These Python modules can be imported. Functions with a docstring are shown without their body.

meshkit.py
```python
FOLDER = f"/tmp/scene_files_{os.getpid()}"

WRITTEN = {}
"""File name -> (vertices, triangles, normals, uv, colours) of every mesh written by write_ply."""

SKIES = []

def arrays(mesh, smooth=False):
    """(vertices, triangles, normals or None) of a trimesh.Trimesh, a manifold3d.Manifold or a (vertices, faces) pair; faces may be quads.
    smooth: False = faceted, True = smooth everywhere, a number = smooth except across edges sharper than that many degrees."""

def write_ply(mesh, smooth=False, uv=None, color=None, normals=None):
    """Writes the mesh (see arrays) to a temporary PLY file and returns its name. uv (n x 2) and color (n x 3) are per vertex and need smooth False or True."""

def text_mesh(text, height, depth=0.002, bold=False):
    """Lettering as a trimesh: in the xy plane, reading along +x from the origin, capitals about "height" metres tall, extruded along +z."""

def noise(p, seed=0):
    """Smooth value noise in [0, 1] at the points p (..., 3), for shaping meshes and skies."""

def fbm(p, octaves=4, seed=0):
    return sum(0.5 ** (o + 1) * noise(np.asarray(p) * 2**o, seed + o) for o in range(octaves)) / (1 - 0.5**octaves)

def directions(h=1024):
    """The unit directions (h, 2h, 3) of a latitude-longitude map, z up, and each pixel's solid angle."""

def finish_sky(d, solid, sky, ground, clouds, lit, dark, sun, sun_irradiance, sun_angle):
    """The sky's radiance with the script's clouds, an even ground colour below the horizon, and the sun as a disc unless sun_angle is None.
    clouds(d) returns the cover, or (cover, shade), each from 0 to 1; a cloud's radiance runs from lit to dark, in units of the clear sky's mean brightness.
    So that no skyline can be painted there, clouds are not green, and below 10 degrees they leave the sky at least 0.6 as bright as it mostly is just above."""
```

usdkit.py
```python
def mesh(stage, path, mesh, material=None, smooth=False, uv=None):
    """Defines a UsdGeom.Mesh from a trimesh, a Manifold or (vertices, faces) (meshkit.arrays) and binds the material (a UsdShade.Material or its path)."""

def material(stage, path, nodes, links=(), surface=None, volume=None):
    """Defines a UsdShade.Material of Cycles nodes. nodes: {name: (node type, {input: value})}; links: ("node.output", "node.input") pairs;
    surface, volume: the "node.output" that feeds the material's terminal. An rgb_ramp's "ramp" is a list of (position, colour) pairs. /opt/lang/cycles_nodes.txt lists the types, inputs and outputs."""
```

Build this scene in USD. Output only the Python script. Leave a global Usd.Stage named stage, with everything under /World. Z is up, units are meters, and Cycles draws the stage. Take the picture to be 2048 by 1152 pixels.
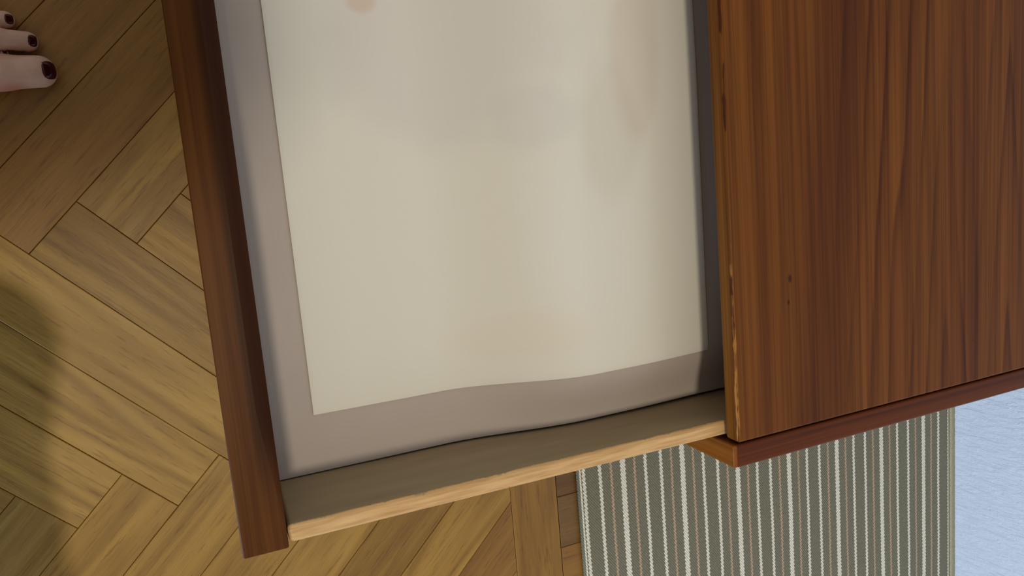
import math, random
import numpy as np, trimesh, manifold3d as m3
from shapely.geometry import Polygon, box as sbox
from pxr import Usd, UsdGeom, UsdLux, UsdShade, Gf, Sdf
import usdkit

random.seed(7); np.random.seed(7)
stage = Usd.Stage.CreateInMemory()
UsdGeom.SetStageUpAxis(stage, 'Z'); UsdGeom.SetStageMetersPerUnit(stage, 1.0)
UsdGeom.Xform.Define(stage, '/World')

# ------------------------------------------------------------------ camera, light, exposure
# origin: on the floor straight below the lens; x runs towards the wall, y to the left of someone facing it
CAM_H = 0.72
right = (0.91907, -0.08512, 0.38479); down = (-0.131638, -0.986622, 0.096166); fwd = (0.371457, -0.139036, -0.917981)
cam = UsdGeom.Camera.Define(stage, '/World/camera')
cam.AddTransformOp().Set(Gf.Matrix4d(*right, 0, *[-c for c in down], 0, *[-c for c in fwd], 0, 0, 0, CAM_H, 1))
cam.CreateHorizontalApertureAttr(36.0); cam.CreateFocalLengthAttr(25.395)
cam.CreateClippingRangeAttr(Gf.Vec2f(0.02, 100)); cam.CreateExposureAttr(-0.27)

dome = UsdLux.DomeLight.Define(stage, '/World/room_glow')            # the dim warm room all round
dome.CreateIntensityAttr(0.175); dome.CreateColorAttr(Gf.Vec3f(1.0, 0.97, 0.90))
key = UsdLux.SphereLight.Define(stage, '/World/ceiling_lamp')        # the lamp that hangs over the floor, to the right of the person
key.CreateRadiusAttr(0.09); key.CreateIntensityAttr(176); key.CreateColorAttr(Gf.Vec3f(1.0, 0.89, 0.71))
key.AddTranslateOp().Set((-0.26, -0.31, 2.05))
win = UsdLux.RectLight.Define(stage, '/World/window_daylight')       # daylight from a window across the room
win.CreateWidthAttr(0.9); win.CreateHeightAttr(1.2); win.CreateIntensityAttr(36.0); win.CreateColorAttr(Gf.Vec3f(0.44, 0.67, 1.0))
win.AddTranslateOp().Set((-2.6, -1.7, 0.60)); win.AddRotateYOp().Set(-90.0)


# ------------------------------------------------------------------ helpers
used = {}
def numbered(parent, name):
    k = parent + '/' + name
    n = used.get(k, 0); used[k] = n + 1
    return name if n == 0 else f'{name}_{n:03d}'

def path_of(parent):
    return '/World' if parent is None else str(parent.GetPath())

def obj(name, mesh, mat, parent=None, smooth=30, loc=None, rotz=0.0, label=None):
    pp = path_of(parent)
    g = usdkit.mesh(stage, f'{pp}/{numbered(pp, name)}', mesh, mat, smooth=smooth)
    if loc is not None:
        g.AddTranslateOp().Set(tuple(map(float, loc)))
        if rotz: g.AddRotateZOp().Set(float(rotz))
    p = g.GetPrim()
    if label: p.SetCustomDataByKey('label', label)
    return p

def thing(name, loc=None, rotz=0.0):
    x = UsdGeom.Xform.Define(stage, '/World/' + numbered('/World', name))
    if loc is not None: x.AddTranslateOp().Set(tuple(map(float, loc)))
    if rotz: x.AddRotateZOp().Set(float(rotz))
    return x.GetPrim()

def tag(p, label=None, cat=None, group=None, kind=None):
    for k, v in (('label', label), ('category', cat), ('group', group), ('kind', kind)):
        if v: p.SetCustomDataByKey(k, v)
    return p

def rbox(x0, x1, y0, y1, z0, z1, r=0.002, seg=16):
    """a box with rounded edges"""
    s = m3.Manifold.sphere(r, seg)
    parts = [s.translate((x, y, z)) for x in (x0 + r, x1 - r) for y in (y0 + r, y1 - r) for z in (z0 + r, z1 - r)]
    return m3.Manifold.batch_hull(parts)

def prism(poly, z0, z1, inset=0.0005, bev=0.0005):
    """convex polygon -> block with its upper edges eased"""
    P = np.array(poly.exterior.coords)[:-1]
    if Polygon(P).exterior.is_ccw is False: P = P[::-1]
    q = Polygon(P).buffer(-inset, join_style=2)
    if q.is_empty or q.geom_type != 'Polygon': return None
    Q = np.array(q.exterior.coords)[:-1]
    if len(Q) != len(P): Q = P.mean(0) + (P - P.mean(0)) * 0.97
    else:
        if Polygon(Q).exterior.is_ccw is False: Q = Q[::-1]
        k = np.argmin(((Q - P[0]) ** 2).sum(1)); Q = np.roll(Q, -k, 0)
    n = len(P)
    V = np.vstack([np.c_[P, np.full(n, z0)], np.c_[P, np.full(n, z1 - bev)], np.c_[Q, np.full(n, z1)]])
    F = []
    for a in (0, n):
        for i in range(n):
            j = (i + 1) % n
            F += [(a + i, a + j, a + n + j), (a + i, a + n + j, a + n + i)]
    for i in range(1, n - 1):
        F += [(2 * n, 2 * n + i, 2 * n + i + 1), (0, i + 1, i)]
    return trimesh.Trimesh(V, np.array(F), process=False)

def grid_solid(xs, ys, zfun, t):
    """a sheet of thickness t over the grid xs, ys with the height zfun(x, y)"""
    X, Y = np.meshgrid(xs, ys, indexing='ij'); Z = zfun(X, Y)
    nx, ny = X.shape; idx = np.arange(nx * ny).reshape(nx, ny); N = nx * ny
    V = np.vstack([np.c_[X.ravel(), Y.ravel(), Z.ravel()], np.c_[X.ravel(), Y.ravel(), Z.ravel() - t]])
    a, b, c, d = idx[:-1, :-1].ravel(), idx[1:, :-1].ravel(), idx[1:, 1:].ravel(), idx[:-1, 1:].ravel()
    F = [np.c_[a, b, c], np.c_[a, c, d], np.c_[a + N, c + N, b + N], np.c_[a + N, d + N, c + N]]
    rim = np.r_[idx[:, 0], idx[-1, 1:], idx[-2::-1, -1], idx[0, -2:0:-1]]; nxt = np.roll(rim, -1)
    F += [np.c_[rim, rim + N, nxt + N], np.c_[rim, nxt + N, nxt]]
    return trimesh.Trimesh(V, np.vstack(F), process=False)

def sstep(a, b, x):
    t = np.clip((x - a) / (b - a), 0, 1); return t * t * (3 - 2 * t)


class Graph:
    """short-hand for a Cycles node graph"""
    def __init__(s): s.n, s.l, s.k = {}, [], 0
    def add(s, kind, ins=None, **links):
        s.k += 1; name = f'n{s.k}'; vals = dict(ins or {})
        for i, src in links.items():
            if isinstance(src, str): s.l.append((src, f'{name}.{i}'))
            else: vals[i] = src
        s.n[name] = (kind, vals); return name
    def math(s, op, a, b=0.0, c=None):
        kw = dict(value1=a, value2=b)
        if c is not None: kw['value3'] = c
        return s.add('math', {'math_type': op}, **kw) + '.value'
    def coords(s, scale=(1, 1, 1), loc=(0, 0, 0), rot=(0, 0, 0), src=None):
        src = src or s.add('texture_coordinate') + '.object'
        return s.add('mapping', {'scale': scale, 'location': loc, 'rotation': rot}, vector=src) + '.vector'
    def noise(s, vec, scale=1.0, detail=3.0, rough=0.55, dist=0.0):
        return s.add('noise_texture', {'scale': scale, 'detail': detail, 'roughness': rough, 'distortion': dist}, vector=vec) + '.fac'
    def noise1(s, w, scale=1.0, detail=3.0, rough=0.55):
        return s.add('noise_texture', {'dimensions': '1D', 'scale': scale, 'detail': detail, 'roughness': rough}, w=w) + '.fac'
    def ramp(s, fac, stops, interpolate=True):
        return s.add('rgb_ramp', {'ramp': stops, 'interpolate': interpolate}, fac=fac) + '.color'
    def mix(s, fac, a, b, kind='mix'):
        return s.add('mix', {'mix_type': kind}, fac=fac, color1=a, color2=b) + '.color'
    def bump(s, h, strength=0.2, dist=0.001):
        return s.add('bump', {'strength': strength, 'distance': dist}, height=h) + '.normal'
    def done(s, name, color, rough=0.5, spec=0.5, normal=None, extra=None):
        ins = {'specular_ior_level': spec, **(extra or {})}
        kw = dict(base_color=color, roughness=rough)
        if normal: kw['normal'] = normal
        p = s.add('principled_bsdf', ins, **kw)
        return usdkit.material(stage, f'/World/Looks/{name}', s.n, s.l, surface=p + '.BSDF')

def srgb(r, g, b):
    return tuple(((c / 255) / 12.92 if c / 255 <= 0.04045 else ((c / 255 + 0.055) / 1.055) ** 2.4) for c in (r, g, b))


# ------------------------------------------------------------------ materials
def oak(name, dark, mid, light, figure=0.35):
    """oak plank: grain along the object's own x axis"""
    g = Graph()
    r = g.add('object_info') + '.random'
    sh = g.add('combine_xyz', {}, x=g.math('multiply', r, 37.0), y=g.math('multiply', r, 11.0), z=g.math('multiply', r, 23.0)) + '.vector'
    base = g.add('vector_math', {'math_type': 'add'}, vector1=g.add('texture_coordinate') + '.object', vector2=sh) + '.vector'
    broad = g.noise(g.coords((3.2, 42, 5), src=base), 1, 5, 0.62, 0.5)
    fig = g.noise(g.coords((2.1, 17, 3), src=base), 1, 1.5, 0.4)
    ring = g.math('multiply_add', g.math('sine', g.math('multiply', fig, 58.0)), 0.5, 0.5)
    fine = g.noise(g.coords((16, 520, 20), src=base), 1, 3, 0.6)
    pores = g.noise(g.coords((26, 330, 30), loc=(3, 7, 1), src=base), 1, 4, 0.7)
    v = g.math('multiply_add', ring, figure, g.math('multiply', broad, 1.0 - figure))
    v = g.math('multiply_add', g.math('subtract', fine, 0.5), 0.30, v)
    c = g.ramp(v, [(0.22, dark), (0.46, mid), (0.72, light)])
    pm = g.ramp(pores, [(0.34, (0.62, 0.55, 0.48)), (0.44, (1, 1, 1))])
    c = g.mix(0.75, c, pm, 'multiply')
    cloud = g.ramp(g.noise(g.coords((5, 9, 4), loc=(9, 2, 0), src=base), 1, 3, 0.6), [(0.3, (0.86, 0.84, 0.82)), (0.62, (1, 1, 1))])
    c = g.mix(0.8, c, cloud, 'multiply')
    h = g.math('multiply_add', pores, 0.7, g.math('multiply', broad, 0.5))
    rough = g.math('multiply_add', fine, 0.22, 0.36)
    return g.done(name, c, rough, 0.42, g.bump(h, 0.35, 0.0012))

OAK = [oak('oak_a', srgb(130, 92, 31), srgb(154, 112, 41), srgb(172, 128, 51), 0.20),
       oak('oak_b', srgb(124, 85, 27), srgb(148, 105, 36), srgb(164, 120, 44), 0.10),
       oak('oak_c', srgb(134, 96, 36), srgb(160, 119, 47), srgb(180, 138, 61), 0.24),
       oak('oak_d', srgb(122, 81, 28), srgb(146, 101, 37), srgb(160, 116, 46), 0.06),
       oak('oak_e', srgb(116, 81, 27), srgb(142, 103, 38), srgb(166, 126, 53), 0.16)]
OAK_MID = oak('oak_mid', srgb(96, 66, 26), srgb(120, 86, 38), srgb(138, 102, 50), 0.12)
OAK_DARK = oak('oak_dark', srgb(70, 43, 12), srgb(94, 61, 20), srgb(114, 77, 28), 0.12)

def teak(name, axis='y', tone=1.0, red=0.0, centre=None, worn=None, inner_dark=None, dents=(), fine_amt=0.45, rough=0.36, seed=0.0):
    """oiled teak; the grain runs along axis. centre: heart of a flat-sawn figure (x, y)"""
    g = Graph()
    tc = g.add('texture_coordinate') + '.object'
    along = {'x': 0, 'y': 1, 'z': 2}[axis]
    def sc(a, b):
        s = [b, b, b]; s[along] = a; return tuple(s)
    o = (seed, seed * 1.7, seed * 0.6)
    def t(r, gg, b):
        c = srgb(r, gg, b); return (c[0] * tone * (1 + red * 0.12), c[1] * tone * (1 - red * 0.22), c[2] * tone * (1 + red * 0.6))
    warp = g.noise(g.coords(sc(2.0, 9), o, src=tc), 1, 2, 0.5)
    sep = g.add('separate_xyz', {}, vector=tc)
    fine = g.noise(g.coords(sc(6, 620), (o[0] + 4, o[1], o[2]), src=tc), 1, 3, 0.62)
    streak = g.noise(g.coords(sc(2.2, 170), (o[0] + 1, o[1], o[2]), src=tc), 1, 4, 0.6, 0.2)
    broad = g.noise(g.coords(sc(1.1, 22), o, src=tc), 1, 2, 0.5, 0.2)
    c = g.ramp(streak, [(0.28, t(92, 50, 16)), (0.5, t(118, 68, 22)), (0.72, t(132, 80, 29))])
    c = g.mix(0.8, c, g.ramp(broad, [(0.33, (0.74, 0.62, 0.60)), (0.52, (1, 0.97, 0.95)), (0.7, (1.0, 1.0, 0.92))]), 'multiply')
    height = fine
    if centre:                                                      # growth rings: straight streaks far from the heart, pointed arches near it
        ax = [g.math('subtract', sep + '.x', cx) for cx in centre[:2]]
        sa = [g.math('sqrt', g.math('multiply_add', q, q, 0.0018 ** 2)) for q in ax]
        d = g.math('minimum', sa[0], sa[1])                         # distance from the nearer of two hearts
        w = g.math('multiply_add', g.math('multiply_add', sep + '.y', 0.09, d), 52.0, centre[2])
        wob = g.noise(g.coords(sc(1.7, 13), (3, 5, 0), src=tc), 1, 2, 0.5)
        far = g.add('map_range', {'from_min': 0.004, 'from_max': 0.05, 'to_min': 0.12, 'to_max': 2.6, 'clamp': True}, value=d) + '.result'
        w = g.math('multiply_add', g.math('subtract', wob, 0.5), far, w)
        w = g.math('multiply_add', g.math('subtract', streak, 0.5), 0.16, w)
        ph = g.math('fraction', w)
        band = g.ramp(ph, [(0.0, (1.02, 1.0, 0.98)), (0.45, (0.97, 0.95, 0.92)), (0.70, (0.84, 0.79, 0.74)), (0.88, (0.50, 0.43, 0.40)), (0.93, (0.56, 0.49, 0.45)), (1.0, (1.02, 1.0, 0.98))])
        zone = g.add('map_range', {'from_min': 0.405, 'from_max': 0.445, 'to_min': 0.0, 'to_max': 1.0, 'clamp': True, 'range_type': 'smoothstep'}, value=sep + '.x') + '.result'
        vary = g.ramp(g.noise(g.coords(sc(2.5, 40), (6, 2, 0), src=tc), 1, 2, 0.5), [(0.38, (0.15,) * 3), (0.62, (1, 1, 1))])
        c = g.mix(g.math('multiply', zone, vary), c, g.mix(1.0, c, band, 'multiply'))
        core = g.math('absolute', g.math('subtract', g.math('multiply_add', g.math('subtract', warp, 0.5), 0.03, g.math('multiply_add', sep + '.y', -0.10, sep + '.x')), 0.424))    # the darker heart stripe
        cm = g.add('map_range', {'from_min': 0.008, 'from_max': 0.034, 'to_min': 0.8, 'to_max': 0.0, 'clamp': True, 'range_type': 'smoothstep'}, value=core) + '.result'
        c = g.mix(cm, c, g.mix(1.0, c, (0.60, 0.50, 0.66), 'multiply'))
    c = g.mix(fine_amt, c, g.ramp(fine, [(0.32, (0.52, 0.46, 0.42)), (0.50, (1, 1, 1)), (0.7, (1.16, 1.12, 1.06))]), 'multiply')
    if worn:                                                        # finish rubbed off along the front edge: (x of the edge, width)
        d = g.math('absolute', g.math('subtract', sep + '.x', worn[0]))
        wn = g.noise(g.coords((170, 34, 170), src=tc), 1, 4, 0.62)
        near = g.add('map_range', {'from_min': 0.0, 'from_max': worn[1], 'to_min': 1.0, 'to_max': 0.0, 'clamp': True}, value=d) + '.result'
        yfade = g.add('map_range', {'from_min': 0.08, 'from_max': -0.14, 'to_min': 0.30, 'to_max': 1.0, 'clamp': True}, value=sep + '.y') + '.result'
        m = g.math('multiply', g.math('multiply', near, wn), yfade)
        zedge = g.add('map_range', {'from_min': 0.3150, 'from_max': 0.3180, 'to_min': 0.0, 'to_max': 1.0, 'clamp': True}, value=sep + '.z') + '.result'
        near = g.math('multiply', near, zedge); m = g.math('multiply', m, zedge)
        c = g.mix(g.ramp(m, [(0.37, (0, 0, 0)), (0.45, (0.85,) * 3)]), c, t(176, 112, 44))
        chips = g.noise(g.coords((220, 42, 220), (5, 1, 2), src=tc), 1, 2, 0.5)
        c = g.mix(g.ramp(g.math('multiply', near, chips), [(0.46, (0, 0, 0)), (0.51, (0.8,) * 3)]), c, t(58, 26, 8))
    if inner_dark:                                                       # darker towards the back of the rim: x from..to, y where it ends
        gx = g.add('map_range', {'from_min': inner_dark[0], 'from_max': inner_dark[1], 'to_min': 0.0, 'to_max': 1.0, 'clamp': True, 'range_type': 'smoothstep'}, value=g.math('multiply_add', g.math('subtract', streak, 0.5), 0.004, sep + '.x')) + '.result'
        gy = g.add('map_range', {'from_min': inner_dark[2], 'from_max': inner_dark[3], 'to_min': 0.0, 'to_max': 0.75, 'clamp': True, 'range_type': 'smoothstep'}, value=sep + '.y') + '.result'
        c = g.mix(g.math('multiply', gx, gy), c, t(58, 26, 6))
    for px, py, rx, ry in dents:                                    # small old dents filled with dirt
        v = g.coords((1 / rx, 1 / ry, 0), (-px / rx, -py / ry, 0), src=tc)
        q = g.add('vector_math', {'math_type': 'length'}, vector1=v) + '.value'
        c = g.mix(g.add('map_range', {'from_min': 0.4, 'from_max': 1.0, 'to_min': 0.75, 'to_max': 0.0, 'clamp': True}, value=q) + '.result', c, t(46, 20, 8))
    rg = g.math('multiply_add', fine, 0.16, rough - 0.08)
    return g.done(name, c, rg, 0.09, g.bump(g.math('multiply_add', fine, 0.6, streak), 0.12, 0.0008))

TEAK_TOP = teak('teak_top', 'y', 0.80, 0.0, centre=(0.5375, 0.613, 10.493), worn=(0.3262, 0.0040), dents=[(0.3770, -0.0824, 0.0022, 0.004), (0.3750, -0.0996, 0.0015, 0.0024), (0.5701, -0.1589, 0.0009, 0.0011)])
TEAK_SIDE = teak('teak_side', 'x', 0.52, 0.7, fine_amt=0.25, rough=0.32, seed=2.0)
TEAK_FRONT = teak('teak_front', 'y', 0.50, 0.0, fine_amt=0.35, rough=0.42, seed=5.0, inner_dark=(0.003, 0.0085, -0.18, -0.12))
TEAK_EDGE_LIT = teak('teak_edge_lit', 'z', 1.35, 0.0, fine_amt=0.3, rough=0.34, seed=3.0)  # brighter teak: the light on the side panel fronts is in the colour
TEAK_LEG = teak('teak_leg', 'z', 0.8, 0.2, seed=8.0)

def plain(name, color, rough=0.6, spec=0.4, noise_amt=0.06, nscale=60, bump=0.0, extra=None):
    g = Graph()
    n = g.noise(g.coords((nscale,) * 3), 1, 4, 0.6)
    lo = tuple(c * (1 - noise_amt) for c in color); hi = tuple(min(1, c * (1 + noise_amt)) for c in color)
    c = g.ramp(n, [(0.3, lo), (0.7, hi)])
    return g.done(name, c, rough, spec, g.bump(n, bump, 0.001) if bump else None, extra)

def drawer_wood():
    """pale raw wood; the broad faces are grey-brown, a tone that ends raggedly at the top edge"""
    g = Graph()
    tc = g.add('texture_coordinate') + '.object'
    fib = g.noise(g.coords((28, 420, 420), src=tc), 1, 4, 0.6)
    raw = g.ramp(fib, [(0.25, srgb(176, 134, 84)), (0.5, srgb(206, 165, 112)), (0.75, srgb(222, 184, 132))])
    raw = g.mix(0.8, raw, g.ramp(g.noise(g.coords((9, 60, 60), src=tc), 1, 3, 0.6), [(0.35, (0.9, 0.86, 0.8)), (0.6, (1, 1, 1))]), 'multiply')
    st = g.ramp(g.noise(g.coords((14, 90, 90), (2, 2, 2), src=tc), 1, 4, 0.6), [(0.3, srgb(150, 131, 100)), (0.7, srgb(162, 142, 110))])
    sep = g.add('separate_xyz', {}, vector=tc)
    edge = g.math('add', sep + '.z', g.math('multiply', g.math('subtract', g.noise(g.coords((70, 20, 60), src=tc), 1, 5, 0.7), 0.5), 0.0085))
    m = g.add('map_range', {'from_min': 0.3003, 'from_max': 0.3011, 'to_min': 0.0, 'to_max': 1.0, 'clamp': True}, value=edge) + '.result'
    c = g.mix(m, st, raw)
    return g.done('drawer_wood', c, 0.62, 0.3, g.bump(fib, 0.15, 0.0008))
DRAWER_WOOD = drawer_wood()
DRAWER_BOTTOM = plain('drawer_bottom', srgb(150, 130, 100), 0.7, 0.3)
GREY_PAPER = plain('mauve_grey_paper', srgb(178, 165, 155), 0.75, 0.25, 0.025, 14)

def white_paper():
    """off-white paper with very faint washes of print"""
    g = Graph()
    tc = g.add('texture_coordinate') + '.object'
    wob = g.noise(g.coords((9, 9, 9), src=tc), 1, 3, 0.55)
    c = srgb(219, 214, 200)
    def blot(c, cx, cy, rx, ry, col, amt):
        v = g.coords((1 / rx, 1 / ry, 0), (-cx / rx, -cy / ry, 0), src=tc)
        d = g.add('vector_math', {'math_type': 'length'}, vector1=v) + '.value'
        d = g.math('multiply_add', g.math('subtract', wob, 0.5), 1.4, d)
        k = g.add('map_range', {'from_min': 0.55, 'from_max': 1.05, 'to_min': amt, 'to_max': 0.0, 'clamp': True, 'range_type': 'smoothstep'}, value=d) + '.result'
        return g.mix(k, c, col)
    c = blot(c, 0.165, 0.105, 0.10, 0.085, srgb(192, 182, 184), 0.26)
    c = blot(c, 0.215, 0.045, 0.045, 0.03, srgb(188, 180, 182), 0.22)
    c = blot(c, 0.108, 0.128, 0.012, 0.010, srgb(206, 172, 148), 0.5)
    c = blot(c, 0.29, 0.085, 0.028, 0.06, srgb(206, 184, 166), 0.35)
    c = blot(c, 0.265, 0.03, 0.03, 0.07, srgb(186, 180, 160), 0.22)
    c = blot(c, 0.19, -0.105, 0.05, 0.02, srgb(220, 202, 180), 0.25)
    fib = g.noise(g.coords((900, 900, 900), src=tc), 1, 2, 0.5)
    return g.done('off_white_paper', c, 0.72, 0.25, g.bump(fib, 0.05, 0.0004))
WHITE_PAPER = white_paper()

def rug_material():
    g = Graph()
    tc = g.add('texture_coordinate') + '.object'
    sep = g.add('separate_xyz', {}, vector=tc)
    x, y = sep + '.x', sep + '.y'
    saw = g.math('pingpong', g.math('multiply_add', x, 0.4, y), 0.0026)
    xw = g.math('multiply_add', g.math('subtract', saw, 0.0013), 0.62, x)
    xw = g.math('multiply_add', g.math('subtract', g.noise(g.coords((14, 9, 1), src=tc), 1, 2, 0.5), 0.5), 0.0022, xw)
    ph = g.math('fraction', g.math('multiply_add', xw, 1 / 0.0836, 10.5 - 0.410 / 0.0836))       # 0.5 = thick stripe
    G, W, T = srgb(134, 130, 111), srgb(244, 238, 220), srgb(200, 172, 144)
    st, e = [(0.0, G)], 0.004
    for cx, hw, col in ((0.129, 0.024, W), (0.309, 0.017, T), (0.5, 0.041, W), (0.691, 0.017, T), (0.871, 0.024, W)):
        st += [(cx - hw - e, G), (cx - hw + e, col), (cx + hw - e, col), (cx + hw + e, G)]
    st.append((1.0, G))
    c = g.ramp(ph, st)
    sel = g.math('compare', x, 0.3530, 0.0011)                         # the single pale thread along the free edge
    c = g.mix(sel, c, W)
    # twill: fine diagonal threads
    d1 = g.math('multiply_add', g.math('sine', g.math('multiply', g.math('multiply_add', y, 0.75, x), 2 * math.pi / 0.0029)), 0.5, 0.5)
    d2 = g.math('multiply_add', g.math('sine', g.math('multiply', g.math('multiply_add', x, -0.5, y), 2 * math.pi / 0.0021)), 0.5, 0.5)
    th = g.math('multiply_add', d1, 0.62, g.math('multiply', d2, 0.38))
    c = g.mix(0.9, c, g.ramp(th, [(0.05, (0.52, 0.50, 0.46)), (0.5, (0.98, 0.97, 0.95)), (1.0, (1.16, 1.14, 1.10))]), 'multiply')
    fz = g.noise(g.coords((360, 260, 300), src=tc), 1, 3, 0.6)
    c = g.mix(0.7, c, g.ramp(fz, [(0.3, (0.72, 0.69, 0.66)), (0.6, (1, 1, 1))]), 'multiply')
    return g.done('striped_weave', c, 0.9, 0.15, g.bump(g.math('multiply_add', fz, 0.4, th), 0.5, 0.0012))
RUG = rug_material()
HEM = plain('olive_binding', srgb(164, 154, 124), 0.9, 0.15, 0.15, 500, 0.4)
CORD = plain('cream_cord', srgb(206, 198, 178), 0.9, 0.15, 0.12, 500, 0.3)

def wall_material():
    g = Graph()
    tc = g.add('texture_coordinate') + '.object'
    n1 = g.noise(g.coords((60, 150, 34), rot=(0.22, 0, 0), src=tc), 1, 4, 0.62, 0.8)
    n2 = g.noise(g.coords((300, 420, 260), src=tc), 1, 2, 0.5)
    h = g.math('multiply_add', n2, 0.25, n1)
    return g.done('rough_white_wall', srgb(216, 220, 226), 0.7, 0.25, g.bump(h, 0.6, 0.006))
WALL = wall_material()
SUBFLOOR = plain('subfloor', srgb(46, 32, 20), 0.9, 0.1)

def skin_material():
    g = Graph()
    tc = g.add('texture_coordinate') + '.object'
    c = g.ramp(g.noise(g.coords((70, 70, 70), src=tc), 1, 4, 0.6), [(0.3, srgb(208, 166, 148)), (0.7, srgb(224, 186, 168))])
    v = g.coords((1 / 0.016, 1 / 0.009, 1 / 0.02), (0.134 / 0.016, -0.1135 / 0.009, -0.012 / 0.02), src=tc)   # reddened knuckle of the big toe
    d = g.add('vector_math', {'math_type': 'length'}, vector1=v) + '.value'
    k = g.add('map_range', {'from_min': 0.2, 'from_max': 1.1, 'to_min': 0.6, 'to_max': 0.0, 'clamp': True, 'range_type': 'smoothstep'}, value=d) + '.result'
    c = g.mix(k, c, srgb(196, 106, 92))
    return g.done('skin', c, 0.5, 0.4, None, {'subsurface_weight': 0.12, 'subsurface_scale': 0.004, 'subsurface_radius': (1, 0.35, 0.2)})
SKIN = skin_material()
POLISH = plain('dark_maroon_polish', srgb(58, 10, 14), 0.09, 0.35, 0.02, 40)
TROUSER = plain('charcoal_cloth', srgb(52, 50, 50), 0.9, 0.2, 0.15, 300, 0.3)

# ------------------------------------------------------------------ the setting: parquet floor and the wall
floor = thing('floor'); tag(floor, 'herringbone oak parquet floor with a straight border strip', kind='structure')
obj('subfloor', trimesh.creation.box(bounds=[[-1.0, -1.2, -0.03], [0.976, 1.1, -0.0125]]), SUBFLOOR, floor, smooth=False)
W_, L_ = 0.0581, 0.3486
U0, V0, GAP = -0.1179, -0.0868, 0.0002
s2 = math.sqrt(0.5)
room = sbox(-1.0, -1.2, 0.2680, 1.1)
def to_xy(u, v): return (s2 * (u + v), s2 * (u - v))
rng = random.Random(3)
def plank(u0, u1, v0, v1, along):
    p = Polygon([to_xy(u0 + GAP, v0 + GAP), to_xy(u1 - GAP, v0 + GAP), to_xy(u1 - GAP, v1 - GAP), to_xy(u0 + GAP, v1 - GAP)])
    q = p.intersection(room)
    if q.is_empty or q.geom_type != 'Polygon' or q.area < 2e-4: return
    c = to_xy((u0 + u1) / 2, (v0 + v1) / 2)
    ang = math.radians(-45 if along == 'v' else 45)
    loc = Polygon([((x - c[0]) * math.cos(ang) + (y - c[1]) * math.sin(ang), -(x - c[0]) * math.sin(ang) + (y - c[1]) * math.cos(ang)) for x, y in list(q.exterior.coords)[:-1]])
    m = prism(loc, -0.012, -rng.random() * 0.0004)
    if m is not None:
        obj('plank', m, rng.choice(OAK), floor, smooth=False, loc=(c[0], c[1], 0), rotz=math.degrees(ang))
for j in range(-3, 5):
    for i in range(-22, 26):
        du, dv = i * W_ - j * L_, i * W_ + j * L_
        plank(U0 + du, U0 + W_ + du, V0 + dv, V0 + L_ + dv, 'v')
        plank(U0 + du, U0 + L_ + du, V0 - W_ + dv, V0 + dv, 'u')
for a, b in ((-1.2, -0.62), (-0.62, 0.12), (0.12, 0.72), (0.72, 1.1)):                                   # straight border strip
    m = prism(sbox(-(b - a) / 2 + GAP, -0.0281, (b - a) / 2 - GAP, 0.0281), -0.012, -0.0001)
    obj('border_plank', m, OAK[1], floor, smooth=False, loc=(0.2964, (a + b) / 2, 0), rotz=90)
yb = -1.2285
k = 0
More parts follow.
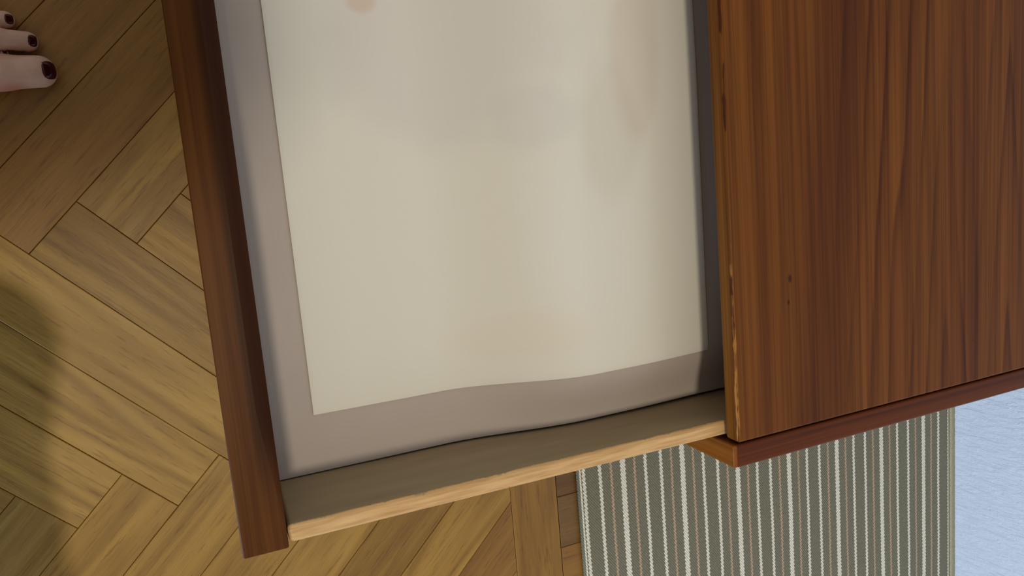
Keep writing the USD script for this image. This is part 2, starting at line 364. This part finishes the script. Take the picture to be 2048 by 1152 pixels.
while yb < 1.09:                                                                                        # short blocks beyond the strip
    y0, y1 = max(yb, -1.2), min(yb + 0.0622, 1.1)
    cut = 0.325 + (0.22, 0.40)[k % 2]
    for x0, x1 in ((0.325, cut), (cut, 0.976)):
        m = prism(sbox(-(x1 - x0) / 2 + GAP, -(y1 - y0) / 2 + GAP, (x1 - x0) / 2 - GAP, (y1 - y0) / 2 - GAP), -0.012, -0.0002)
        obj('block', m, (OAK[3], OAK_MID, OAK_DARK)[(k + (x0 > 0.33)) % 3], floor, smooth=False, loc=((x0 + x1) / 2, (y0 + y1) / 2, 0))
    yb += 0.0622; k += 1

wall = obj('wall_right', trimesh.creation.box(bounds=[[0.976, -1.3, -0.03], [1.07, 1.2, 2.3]]), WALL, smooth=False)
tag(wall, 'white wall with a rough brushed plaster texture behind the low chest', kind='structure')

# ------------------------------------------------------------------ low teak chest and its open drawer
TOP = 0.32
XF, YR, YL, XB = 0.3255, -0.2141, 0.5282, 0.945
chest = thing('low_chest')
tag(chest, 'low teak chest with worn front edge, its single drawer pulled open', 'chest')
obj('top_panel', rbox(XF, XB, -0.1950, 0.5091, TOP - 0.0145, TOP, 0.0024), TEAK_TOP, chest)
for y0, y1 in ((YR, -0.1966), (0.5107, YL)):
    obj('side_panel', rbox(0.3245, XB, y0, y1, 0.135, TOP - 0.0015, 0.0022), TEAK_SIDE, chest)
    obj('edge_lipping', rbox(0.3222, 0.3262, y0 + 0.0002, y1 - 0.0002, 0.135, TOP - 0.0017, 0.0018), TEAK_EDGE_LIT, chest)  # strip added to carry the lit tone of the panel front
obj('bottom_panel', rbox(0.335, XB, -0.1964, 0.5105, 0.137, 0.150, 0.001), TEAK_FRONT, chest)
obj('back_panel', rbox(XB - 0.014, XB - 0.004, -0.1964, 0.5105, 0.1502, 0.3050, 0.001), TEAK_FRONT, chest)
for x in (0.39, 0.88):
    for y in (-0.165, 0.48):
        leg = m3.Manifold.cylinder(0.1365, 0.011, 0.019, 32).translate((x, y, 0.0005))
        obj('leg', leg, TEAK_LEG, chest, smooth=40)

# the drawer: bottom board as the part, its boards as sub-parts
DB = 0.2135
drawer = obj('drawer', rbox(0.0166, 0.60, -0.1830, 0.4960, DB, DB + 0.006, 0.0005), DRAWER_BOTTOM, chest)
def front_mesh():
    ys = np.r_[-0.1948, -0.1942, np.linspace(-0.190, 0.500, 70), 0.5082, 0.5089]
    rows = []
    for y in ys:
        e = 0.0007 if y in (ys[0], ys[-1]) else 0.0
        s = sstep(-0.185, -0.100, y) * (1 - sstep(0.434, 0.482, y))
        c, d = 0.0014 + 0.0065 * s, 0.0012 + 0.0050 * s                   # hand-hold hollowed into the back of the rim
        prof = [(-0.0082 + e, 0.3023 - e), (-0.0075 + e, 0.3030 - e), (0.0170 - c * 1.0, 0.3030 - e), (0.0170 - c * 0.45, 0.3030 - d * 0.35 - e), (0.0170 - e, 0.3030 - d - e),
                (0.0170 - e, 0.1600), (-0.0005 + e, 0.1600), (-0.0012 + e, 0.2850), (-0.0075 + e, 0.2935)]
        rows.append([(x, y, z) for x, z in prof])
    A = np.array(rows); n, k = A.shape[:2]
    V = A.reshape(-1, 3); F = []
    for i in range(n - 1):
        for j in range(k):
            a, b = i * k + j, i * k + (j + 1) % k
            F += [(a, b, b + k), (a, b + k, a + k)]
    for j in range(1, k - 1):
        F += [(0, j + 1, j), ((n - 1) * k, (n - 1) * k + j, (n - 1) * k + j + 1)]
    m = trimesh.Trimesh(V, np.array(F), process=False)
    m.fix_normals(); return m
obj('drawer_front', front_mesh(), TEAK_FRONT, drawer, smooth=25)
def side_board(y0, y1, lean):
    b = rbox(0.0174, 0.60, y0, y1, 0.200, 0.3028, 0.0028).refine_to_length(0.05)
    return b.warp(lambda p: (p[0], p[1] + lean * (p[0] - 0.0174), p[2]))
obj('drawer_side', side_board(-0.1925, -0.1815, -0.0050), DRAWER_WOOD, drawer, label='pale raw-edged drawer side board nearest the striped rug')
obj('drawer_side', side_board(0.4955, 0.5065, 0.0), DRAWER_WOOD, drawer)
obj('drawer_back', rbox(0.589, 0.600, -0.1812, 0.4950, DB + 0.0065, 0.2950, 0.001), DRAWER_WOOD, drawer)

# ------------------------------------------------------------------ the two sheets of paper lying in the drawer
def paper_z(x, y):
    s = sstep(0.135, 0.245, x) * (1 - 0.18 * sstep(0.28, 0.37, x))
    b = sstep(-0.182, -0.135, y) * (1 - 0.35 * sstep(0.05, 0.35, y))
    z = 0.2300 + s * (0.0155 + 0.019 * b)
    z = z + 0.0016 * np.interp(x, [0.0, 0.045, 0.075, 0.083, 0.112, 0.122, 0.17], [0.2, 0.0, 0.62, 0.55, 1.05, 0.98, 1.0]) * sstep(-0.17, -0.12, y)
    return z + 0.0012 * np.sin(19 * x + 7 * y) * sstep(-0.17, -0.1, y)
xs = np.linspace(0.0182, 0.425, 110); ys = np.linspace(-0.1806, 0.44, 150)
def pz_grey(x, y): return paper_z(x, y) + np.where(y < -0.16, 0, 0)
grey = obj('paper_sheet', grid_solid(xs, ys, pz_grey, 0.0005), GREY_PAPER, smooth=True)
tag(grey, 'mauve-grey sheet of paper lining the open drawer, under the off-white sheet', 'paper')
def pz_white(x, y): return paper_z(x, y) + 0.0012
ws = np.linspace(0.0466, 0.3475, 100); wy = np.linspace(-0.1405, 0.385, 140)
white = obj('paper_sheet', grid_solid(ws, wy, pz_white, 0.0005), WHITE_PAPER, smooth=True)
tag(white, 'large off-white sheet of paper with faint washes of print, on the grey sheet', 'paper')

# ------------------------------------------------------------------ striped rug
rug = thing('rug')
tag(rug, 'grey-green flat-woven rug with cream and tan stripes beside the chest', 'rug')
obj('woven_field', rbox(0.3495, 0.9665, -1.1, -0.285, 0.0003, 0.0065, 0.0028), RUG, rug)
def rod(x, r, z, mat, name):
    m = m3.Manifold.cylinder(0.815, r, r, 14).rotate((90, 0, 0)).translate((x, -0.285, z))
    obj(name, m, mat, rug, smooth=True)
obj('bound_edge', rbox(0.9672, 0.9757, -1.1, -0.285, 0.0003, 0.0085, 0.0030), HEM, rug, label='olive binding along the wall')

# ------------------------------------------------------------------ the person: bare left foot in view, legs outside the frame
def seg_d(p, a, b, ra, rb):
    ax, ay, az = a; bx, by, bz = b
    dx, dy, dz = bx - ax, by - ay, bz - az
    t = ((p[0] - ax) * dx + (p[1] - ay) * dy + (p[2] - az) * dz) / (dx * dx + dy * dy + dz * dz)
    t = 0.0 if t < 0 else 1.0 if t > 1 else t
    ex, ey, ez = p[0] - ax - t * dx, p[1] - ay - t * dy, p[2] - az - t * dz
    return math.sqrt(ex * ex + ey * ey + ez * ez) - (ra + (rb - ra) * t)
TOES = [[((-0.170, 0.1225, 0.019), 0.0180), ((-0.138, 0.1245, 0.0155), 0.0135), ((-0.1125, 0.1252, 0.0128), 0.0127)],
        [((-0.166, 0.1455, 0.020), 0.0125), ((-0.138, 0.1502, 0.0195), 0.0078), ((-0.1178, 0.1497, 0.0092), 0.0079)],
        [((-0.170, 0.1600, 0.019), 0.0120), ((-0.148, 0.1650, 0.0185), 0.0073), ((-0.1308, 0.1668, 0.0082), 0.0070)],
        [((-0.177, 0.1740, 0.017), 0.0115), ((-0.160, 0.1790, 0.0165), 0.0068), ((-0.1460, 0.1800, 0.0078), 0.0066)],
        [((-0.187, 0.1860, 0.015), 0.0110), ((-0.173, 0.1915, 0.0140), 0.0064), ((-0.1630, 0.1920, 0.0070), 0.0062)]]
BODY = [((-0.170, 0.1235, 0.019), (-0.245, 0.138, 0.038), 0.019, 0.024), ((-0.166, 0.1445, 0.020), (-0.245, 0.145, 0.048), 0.014, 0.024),
        ((-0.172, 0.160, 0.018), (-0.250, 0.152, 0.040), 0.013, 0.024), ((-0.187, 0.184, 0.014), (-0.290, 0.170, 0.020), 0.0125, 0.020),
        ((-0.245, 0.145, 0.046), (-0.300, 0.150, 0.080), 0.024, 0.031), ((-0.245, 0.150, 0.034), (-0.325, 0.152, 0.026), 0.026, 0.0265),
        ((-0.300, 0.150, 0.075), (-0.325, 0.152, 0.030), 0.031, 0.027), ((-0.300, 0.150, 0.075), (-0.296, 0.150, 0.160), 0.031, 0.036)]
def smin(a, b, k):
    h = k - abs(a - b)
    return min(a, b) - (h * h / (4 * k) if h > 0 else 0.0)
def foot_sdf(x, y, z):
    p = (x, y, z)
    d = 1.0
    for a, b, ra, rb in BODY: d = smin(d, seg_d(p, a, b, ra, rb), 0.012)
    for t in TOES:
        e = smin(seg_d(p, t[0][0], t[1][0], t[0][1], t[1][1]), seg_d(p, t[1][0], t[2][0], t[1][1], t[2][1]), 0.005)
        d = smin(d, e, 0.0022 if x > -0.150 else 0.0022 + (-0.150 - x) * 0.25 if x > -0.18 else 0.0097)
    d = max(d, -(z - 0.0006))                                              # flat where the sole presses on the floor
    return -d
fore = m3.Manifold.level_set(foot_sdf, [-0.36, 0.085, -0.004, -0.092, 0.215, 0.150], 0.0034)
def chain(pts, seg=24):
    out = []
    for (a, ra), (b, rb) in zip(pts[:-1], pts[1:]):
        out.append(m3.Manifold.batch_hull([m3.Manifold.sphere(ra, seg).translate(a), m3.Manifold.sphere(rb, seg).translate(b)]))
    return m3.Manifold.batch_boolean(out, m3.OpType.Add)
HIP_L, HIP_R = (-0.60, 0.03, 0.115), (-0.60, -0.17, 0.115)                  # she sits on the floor, left knee up, right leg folded to the side
KL, AL = (-0.330, 0.165, 0.455), (-0.297, 0.150, 0.13)
KR, SR, AR = (-0.208, -0.118, 0.200), (-0.222, -0.200, 0.195), (-0.216, -0.560, 0.150)
rfoot = fore.mirror((0, 1, 0)).translate((0.300, 0.150, 0)).rotate((0, 0, -90)).translate((AR[0], AR[1], 0.003))
CHEST, NECK = (-0.42, -0.105, 0.56), (-0.265, -0.07, 0.79)
legs = chain([(AL, 0.033), (KL, 0.052), (HIP_L, 0.075), ((-0.61, -0.07, 0.15), 0.10), (HIP_R, 0.075), (KR, 0.048), (SR, 0.044), ((AR[0], AR[1], 0.15), 0.033)])
trunk = chain([((-0.61, -0.07, 0.16), 0.11), (CHEST, 0.115), (NECK, 0.052), ((-0.195, -0.055, 0.87), 0.05)])
skull = m3.Manifold.batch_hull([m3.Manifold.sphere(0.082, 28).translate((-0.180, -0.04, 0.945)), m3.Manifold.sphere(0.045, 24).translate((-0.100, -0.04, 0.865)), m3.Manifold.sphere(0.03, 20).translate((-0.095, -0.04, 0.93))])
nose = chain([((-0.077, -0.04, 0.925), 0.008), ((-0.055, -0.04, 0.895), 0.011)], 14)
ears = m3.Manifold.compose([m3.Manifold.sphere(0.022, 16).scale((0.7, 0.3, 1.2)).translate((-0.170, y, 0.92)) for y in (-0.121, 0.041)])
body = m3.Manifold.batch_boolean([fore, rfoot, legs, trunk, skull, nose, ears], m3.OpType.Add)
person = thing('person')
tag(person, 'person sitting on the parquet, bare left foot with dark maroon toenails', 'person')
obj('body', body, SKIN, person, smooth=True)
cloth = chain([((AL[0] + 0.002, AL[1], 0.19), 0.056), (KL, 0.064), (HIP_L, 0.092), ((-0.61, -0.07, 0.16), 0.115), (HIP_R, 0.090), (KR, 0.062), (SR, 0.056), ((AR[0], AR[1] + 0.06, 0.155), 0.053)])
cloth = cloth.trim_by_plane((0, 0, 1), 0.002)
obj('trousers', cloth, TROUSER, person, smooth=40, label='charcoal trousers')
SH = [(-0.36, y, 0.70) for y in (0.085, -0.255)]
jumper = m3.Manifold.batch_boolean([chain([((-0.61, -0.07, 0.17), 0.125), (CHEST, 0.130), ((-0.300, -0.09, 0.73), 0.075)])] +
    [chain([((-0.36, -0.085, 0.70), 0.085), (SH[k], 0.060), ((-0.44, (0.17, -0.34)[k], 0.44), 0.050), ((-0.38, (0.02, -0.19)[k], 0.34), 0.042)]) for k in (0, 1)], m3.OpType.Add)
obj('jumper', jumper, TROUSER, person, smooth=40, label='charcoal jumper')
hair = m3.Manifold.batch_hull([m3.Manifold.sphere(0.090, 24).translate((-0.197, -0.04, 0.958)), m3.Manifold.sphere(0.06, 20).translate((-0.270, -0.05, 0.85))])
obj('hair', hair, plain('brown_hair', srgb(70, 48, 30), 0.5, 0.4, 0.25, 300, 0.3), person, smooth=40)
def surf(x, y):
    """the point of the toe met from above and ahead, on the line that leaves height 0.02 at (x, y)"""
    d = np.array([-0.42, 0.0, -0.91]); p = np.array([x, y, 0.016]) - d * 0.03
    for _ in range(80):
        e = -foot_sdf(*p)
        if e < 2e-5: break
        p = p + d * max(e * 0.7, 1e-5)
    return tuple(p)
def nail(cx, cy, a, b, yaw=0.0, t=0.0008):
    """a nail moulded on the toe below it; a, b half length and half width"""
    n = 15; V = []; ok = []
    ca, sa = math.cos(yaw), math.sin(yaw)
    for i in range(n):
        for j in range(n):
            u, v = -1 + 2 * i / (n - 1), -1 + 2 * j / (n - 1)
            k = 0.80 + 0.20 * (1 - u * u) ** 0.5 if u > 0 else 1.0            # rounded free edge
            k2 = 1 - 0.16 * v ** 4
            lu, lv = u * a * (k2 - 0.10 * (u * v) ** 2), v * b * (1 - 0.14 * abs(u) ** 3 - 0.08 * (u * v) ** 2)
            x, y = cx + lu * ca - lv * sa, cy + lu * sa + lv * ca
            V.append(surf(x, y))
    V = np.array(V); G = V.reshape(n, n, 3)
    du = np.gradient(G, axis=0); dv = np.gradient(G, axis=1)
    N = np.cross(du, dv); N /= np.linalg.norm(N, axis=2, keepdims=True) + 1e-12
    N[N[..., 2] < 0] *= -1
    N = N.reshape(-1, 3)
    edge = np.array([max(abs(-1 + 2 * (q // n) / (n - 1)), abs(-1 + 2 * (q % n) / (n - 1))) for q in range(n * n)])
    up = V + N * (t * (1 - 0.6 * edge ** 6))[:, None]; dn = V - N * 0.0012
    idx = np.arange(n * n).reshape(n, n); M = n * n
    A, B, C, D = idx[:-1, :-1].ravel(), idx[1:, :-1].ravel(), idx[1:, 1:].ravel(), idx[:-1, 1:].ravel()
    F = [np.c_[A, B, C], np.c_[A, C, D], np.c_[A + M, C + M, B + M], np.c_[A + M, D + M, C + M]]
    rim = np.r_[idx[:, 0], idx[-1, 1:], idx[-2::-1, -1], idx[0, -2:0:-1]]; nx = np.roll(rim, -1)
    F += [np.c_[rim, rim + M, nx + M], np.c_[rim, nx + M, nx]]
    return trimesh.Trimesh(np.vstack([up, dn]), np.vstack(F), process=False)
for cx, cy, a, b, yaw in ((-0.1062, 0.1249, 0.0063, 0.0070, 0.05), (-0.1126, 0.1492, 0.0038, 0.0044, -0.05), (-0.1258, 0.1664, 0.0035, 0.0037, -0.05), (-0.1410, 0.1797, 0.0033, 0.0034, 0.0), (-0.1582, 0.1917, 0.0029, 0.0030, 0.1)):
    obj('toenail', nail(cx, cy, a, b, yaw), POLISH, person, smooth=50, label='dark maroon polished toenail')
